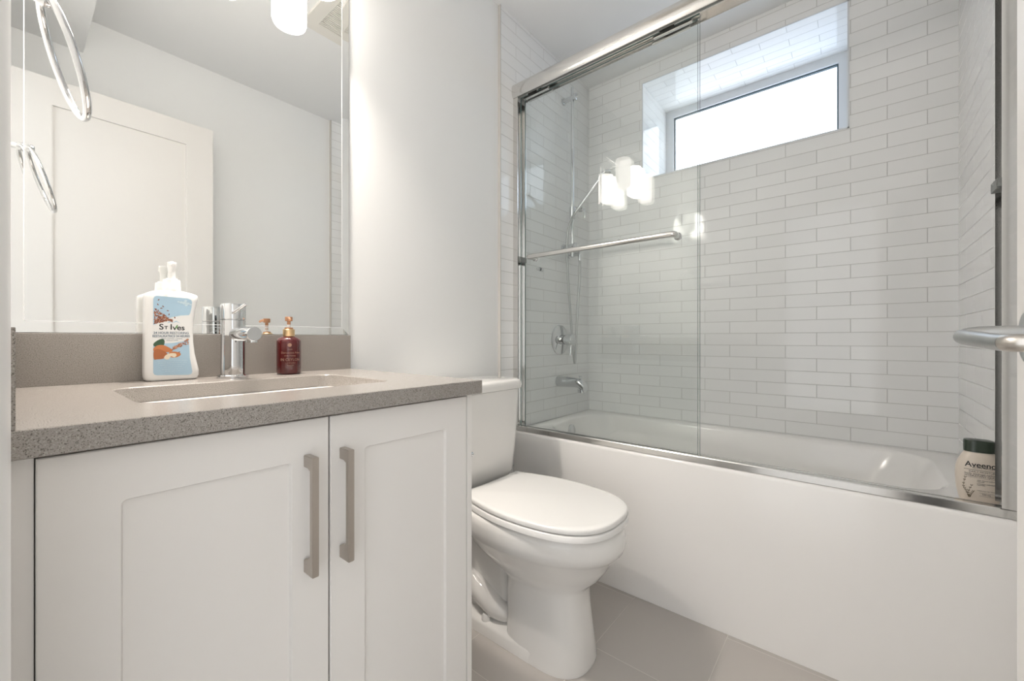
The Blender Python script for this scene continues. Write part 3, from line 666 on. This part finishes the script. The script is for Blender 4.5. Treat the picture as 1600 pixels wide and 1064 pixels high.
# ================================================================== JAR ON THE TUB DECK
jx, jy = 1.578, -1.4585
jr = thing('body_wash_bottle', 'cream bottle with a dark green cap on the right end of the tub deck', 'bottle', (jx, jy, RIM))
bm = bmesh.new()
prof = [(.0003,.030,.016),(.003,.0335,.0185),(.010,.036,.0195),(.035,.0405,.0205),(.065,.0425,.021),(.090,.0415,.021),(.108,.037,.0205),(.121,.0305,.0195),(.1285,.0265,.0185),(.131,.0255,.018)]
loft(bm, [[Vector((jx+d_*math.copysign(abs(math.sin(a))**.75, math.sin(a)), jy+w_*math.copysign(abs(math.cos(a))**.75, math.cos(a)), RIM+z)) for a in [2*PI*i/40 for i in range(40)]] for z, w_, d_ in prof])
obj('body', bm, M['cream'], jr, smooth=50)
bm = bmesh.new()
loft(bm, [[Vector((jx+d_*math.copysign(abs(math.sin(a))**.75, math.sin(a)), jy+w_*math.copysign(abs(math.cos(a))**.75, math.cos(a)), RIM+z)) for a in [2*PI*i/40 for i in range(40)]] for z, w_, d_ in [(.1315,.0262,.0188),(.1315,.0275,.0195),(.157,.0275,.0195),(.1605,.0262,.0185),(.1612,.024,.017)]])
obj('cap', bm, M['green'], jr, smooth=35)
RJ = Matrix.Rotation(-PI/2, 3, 'Z') @ Matrix.Rotation(PI/2, 3, 'X')         # text facing -X, reading towards -Y
def jfront(y, z):
    w_ = .0425; d_ = .0211
    for (za, wa, da), (zb, wb, db) in zip(prof, prof[1:]):
        if za <= z <= zb: t_ = (z-za)/(zb-za); w_ = wa+(wb-wa)*t_; d_ = da+(db-da)*t_
    c = min(abs((y-jy)/w_), .999)**(1/.75); s = max(0, 1-c*c)**.5
    return jx - d_*s**.75
def jt(s, size, y, z, m=None, al='LEFT', sx=1, bold=0):
    o = text(s, size, m or M['black'], jr, (jx, y, RIM+z), RJ, 'lettering', al, .00005, sx, bold)
    off = wloc(jr)
    for v in o.data.vertices:
        p = v.co + off; lift = (jx-p.x)
        p.x = jfront(p.y, p.z-RIM) - .0003 - lift; v.co = p - off
jl = jy+.0285
jt('Aveeno', .0190, jl-.0015, .1000, sx=.92, bold=.00025); jt('ACTIVE NATURALS', .0052, jl-.014, .0925)
jt('DAILY MOISTURIZING', .0062, jl-.008, .0825); jt('body wash/gel nettoyant', .0062, jl-.001, .0770); jt('HYDRATANT QUOTIDIEN', .0062, jl-.001, .0715)
for i, z in enumerate((.062,.0585,.0535,.050)): jt(['with natural colloidal','oatmeal','a l\'avoine colloidale','naturelle'][i], .0040, jl-.022, z)
jt('moisturizes for 24 hours', .0036, jl-.022, .036); jt('532 mL', .0050, jl-.031, .027)
bm = bmesh.new()
def jline(y0, y1, z, h):
    K_ = 12
    for k in range(K_):
        a = y0+(y1-y0)*k/K_; b = y0+(y1-y0)*(k+1)/K_
        quad(bm, [(jfront(a,z)-.0003,a,RIM+z),(jfront(b,z)-.0003,b,RIM+z),(jfront(b,z+h)-.0003,b,RIM+z+h),(jfront(a,z+h)-.0003,a,RIM+z+h)])
for args in ((jl, jl-.058, .0868, .0009), (jl, jl-.058, .0672, .0004), (jl-.026, jl-.052, .0305, .0004), (jl-.026, jl-.052, .0225, .0004)):
    bm = bmesh.new(); jline(*args); bmesh.ops.remove_doubles(bm, verts=bm.verts, dist=1e-6); obj('label_rule', bm, M['black'], jr)
bm = bmesh.new()
def jsprig(pts):
    P = catmull([(0,y,z) for y,z in pts], 8)
    for i, p in enumerate(P):
        if i % 3: continue
        for s in (-1, 1):
            cy_, cz_ = p.y+s*.0013, p.z+.001
            q = [(cy_+.0007*math.cos(t*PI/4)+s*.0006*math.sin(t*PI/4), cz_+.0017*math.sin(t*PI/4)) for t in range(8)]
            bm.faces.new([bm.verts.new((jfront(a,b)-.0004, a, RIM+b)) for a, b in q])
    for a, b in zip(P, P[1:]):
        quad(bm, [(jfront(a.y,a.z)-.0003,a.y-.0003,RIM+a.z),(jfront(a.y,a.z)-.0003,a.y+.0003,RIM+a.z),(jfront(b.y,b.z)-.0003,b.y+.0003,RIM+b.z),(jfront(b.y,b.z)-.0003,b.y-.0003,RIM+b.z)])
jsprig([(jl-.009,.016),(jl-.004,.030),(jl+.001,.043),(jl-.002,.065)]); jsprig([(jl-.0085,.018),(jl-.0075,.030),(jl-.0135,.048)]); jsprig([(jl-.0095,.016),(jl-.012,.024),(jl-.0165,.033)])
obj('oat_sprig', bm, M['olive'], jr)

# ================================================================== TOILET
TX = 1.068
tl = thing('toilet', 'white two-piece toilet with closed lid between vanity and bathtub', 'toilet', (TX, -.35, 0))
def egg(yb, yf, hw, z, n=48, wide=.44, pb=2.3, pf=2.05):
    """closed outline: back at yb, front at yf, widest at fraction 'wide' of the length"""
    L = yb-yf; ym = yb-L*wide; pts = []
    for i in range(n):
        a = 2*PI*i/n; c, s = math.cos(a), math.sin(a)
        if s >= 0: p = pb; ly = L*wide
        else: p = pf; ly = L*(1-wide)
        x = hw*math.copysign(abs(c)**(2/p), c); y = ym + ly*math.copysign(abs(s)**(2/p), s)
        pts.append(Vector((TX+x, y, z)))
    return pts
bm = bmesh.new()
loft(bm, [egg(-.36,-.622,.102,.0004,pb=5,pf=2.6,wide=.5), egg(-.36,-.624,.1025,.012,pb=5,pf=2.6,wide=.5), egg(-.36,-.612,.094,.10,pb=5,pf=2.6,wide=.5), egg(-.355,-.604,.090,.17,pb=5,pf=2.6,wide=.5), egg(-.35,-.604,.090,.215,pb=4,pf=2.5,wide=.5),
  egg(-.31,-.615,.098,.235,pb=3,pf=2.3), egg(-.24,-.648,.122,.265), egg(-.20,-.672,.146,.30), egg(-.18,-.688,.162,.328), egg(-.172,-.700,.172,.340), egg(-.165,-.712,.1795,.352), egg(-.160,-.720,.184,.372),
  egg(-.16,-.719,.185,.395), egg(-.16,-.714,.182,.412), egg(-.16,-.706,.176,.420), egg(-.165,-.69,.16,.4225)])
obj('bowl', bm, M['ceramic'], tl, smooth=60)
# rear body with trapway, tank deck and foot
bm = bmesh.new()
loft(bm, [rrect(TX,-.245,.103,.250,.03,.0004,8), rrect(TX,-.245,.103,.250,.03,.030,8), rrect(TX,-.245,.098,.247,.03,.040,8), rrect(TX,-.185,.060,.165,.03,.048,8), rrect(TX,-.19,.056,.16,.03,.12,8), rrect(TX,-.19,.060,.16,.03,.24,8), rrect(TX,-.18,.085,.165,.03,.32,8),
  rrect(TX,-.165,.115,.155,.03,.375,8), rrect(TX,-.155,.125,.145,.03,.395,8), rrect(TX,-.155,.125,.145,.03,.412,8), rrect(TX,-.155,.120,.140,.03,.418,8)])
for s in (-1, 1):
    P = [(TX+s*.040,-.372,.060),(TX+s*.052,-.350,.070),(TX+s*.060,-.310,.083),(TX+s*.060,-.25,.108),(TX+s*.054,-.18,.140),(TX+s*.046,-.10,.165)]
    rr_ = [.006,.026,.037,.040,.034,.02]; rr2 = []
    for k in range(5):
        for q in range(5): rr2.append(rr_[k]+(rr_[k+1]-rr_[k])*q/5)
    tube(catmull(P, 5), rr2+[rr_[-1]], 24, bm)
obj('rear_body', bm, M['ceramic'], tl, smooth=60)
for s in (-1, 1):
    obj('bolt_cap', revolve((TX+s*.083,-.285,.040), (0,0,1), [(0,0),(.0155,0),(.0150,.012),(.011,.021),(0,.0235)], 24), M['seat'], tl, smooth=50)
bm = bmesh.new()
loft(bm, [rrect(TX,-.105,.150,.080,.035,.4335,8), rrect(TX,-.106,.168,.088,.04,.440,8), rrect(TX,-.107,.180,.094,.042,.458,8), rrect(TX,-.108,.190,.097,.042,.55,8), rrect(TX,-.109,.199,.100,.040,.66,8), rrect(TX,-.110,.203,.101,.040,.766,8)])
obj('tank', bm, M['ceramic'], tl, smooth=50)
bm = bmesh.new()
loft(bm, [rrect(TX,-.110,.205,.103,.042,.7668,8), rrect(TX,-.111,.212,.108,.045,.769,8), rrect(TX,-.111,.2145,.1095,.046,.780,8), rrect(TX,-.111,.2125,.1085,.046,.794,8), rrect(TX,-.111,.207,.104,.044,.801,8), rrect(TX,-.111,.195,.095,.04,.8045,8)])
obj('tank_lid', bm, M['ceramic'], tl, smooth=50)
bm = revolve((.905,-.208,.575), (0,-1,0), [(0,0),(.012,0),(.012,.008),(0,.010)], 20)
tube([(.905,-.220,.575),(.95,-.224,.573),(.978,-.226,.571)], [.006,.0065,.0085], 14, bm)
obj('flush_lever', bm, M['chrome'], tl, smooth=60)
def outline(half, z, k=6, sc=1.0, yo=0):
    P = catmull([(x, y, 0) for x, y in half], k)
    pts = [Vector((TX+p.x*sc, p.y+yo, z)) for p in P]
    pts += [Vector((TX-p.x*sc, p.y+yo, z)) for p in reversed(P[1:-1])]
    return pts
lid = [(0,-.232),(.06,-.231),(.135,-.226),(.146,-.232),(.150,-.262),(.166,-.32),(.1795,-.39),(.1835,-.46),(.179,-.53),(.165,-.60),(.138,-.655),(.098,-.692),(.050,-.709),(0,-.713)]
def inset(half, d): return [(max(x-d if x > 0 else 0, 0) if i not in (0, len(half)-1) else 0, y+(d if y < -.45 else -d)*(1 if (y < -.6 or y > -.24) else 0)) for i, (x, y) in enumerate(half)]
bm = bmesh.new()
loft(bm, [outline(inset(lid,.008), .4450), outline(inset(lid,.0005),.4462), outline(lid,.4475), outline(lid,.4560), outline(inset(lid,.0012),.4585), outline(inset(lid,.004),.4600), outline(inset(lid,.016),.4610)])
obj('seat_lid', bm, M['seat'], tl, smooth=50)
seat = [(x*1.012, y-.002 if y < -.5 else y) for x, y in lid]
bm = bmesh.new()
loft(bm, [outline(inset(seat,.006), .4240), outline(seat,.4255), outline(seat,.4395), outline(inset(seat,.0015),.4415), outline(inset(seat,.006),.4425)])
obj('seat', bm, M['seat'], tl, smooth=50)
for s in (-1, 1):
    obj('hinge', revolve((TX+s*.075-.02,-.222,.4425), (1,0,0), [(0,0),(.010,0),(.010,.04),(0,.04)], 20), M['seat'], tl, smooth=50)
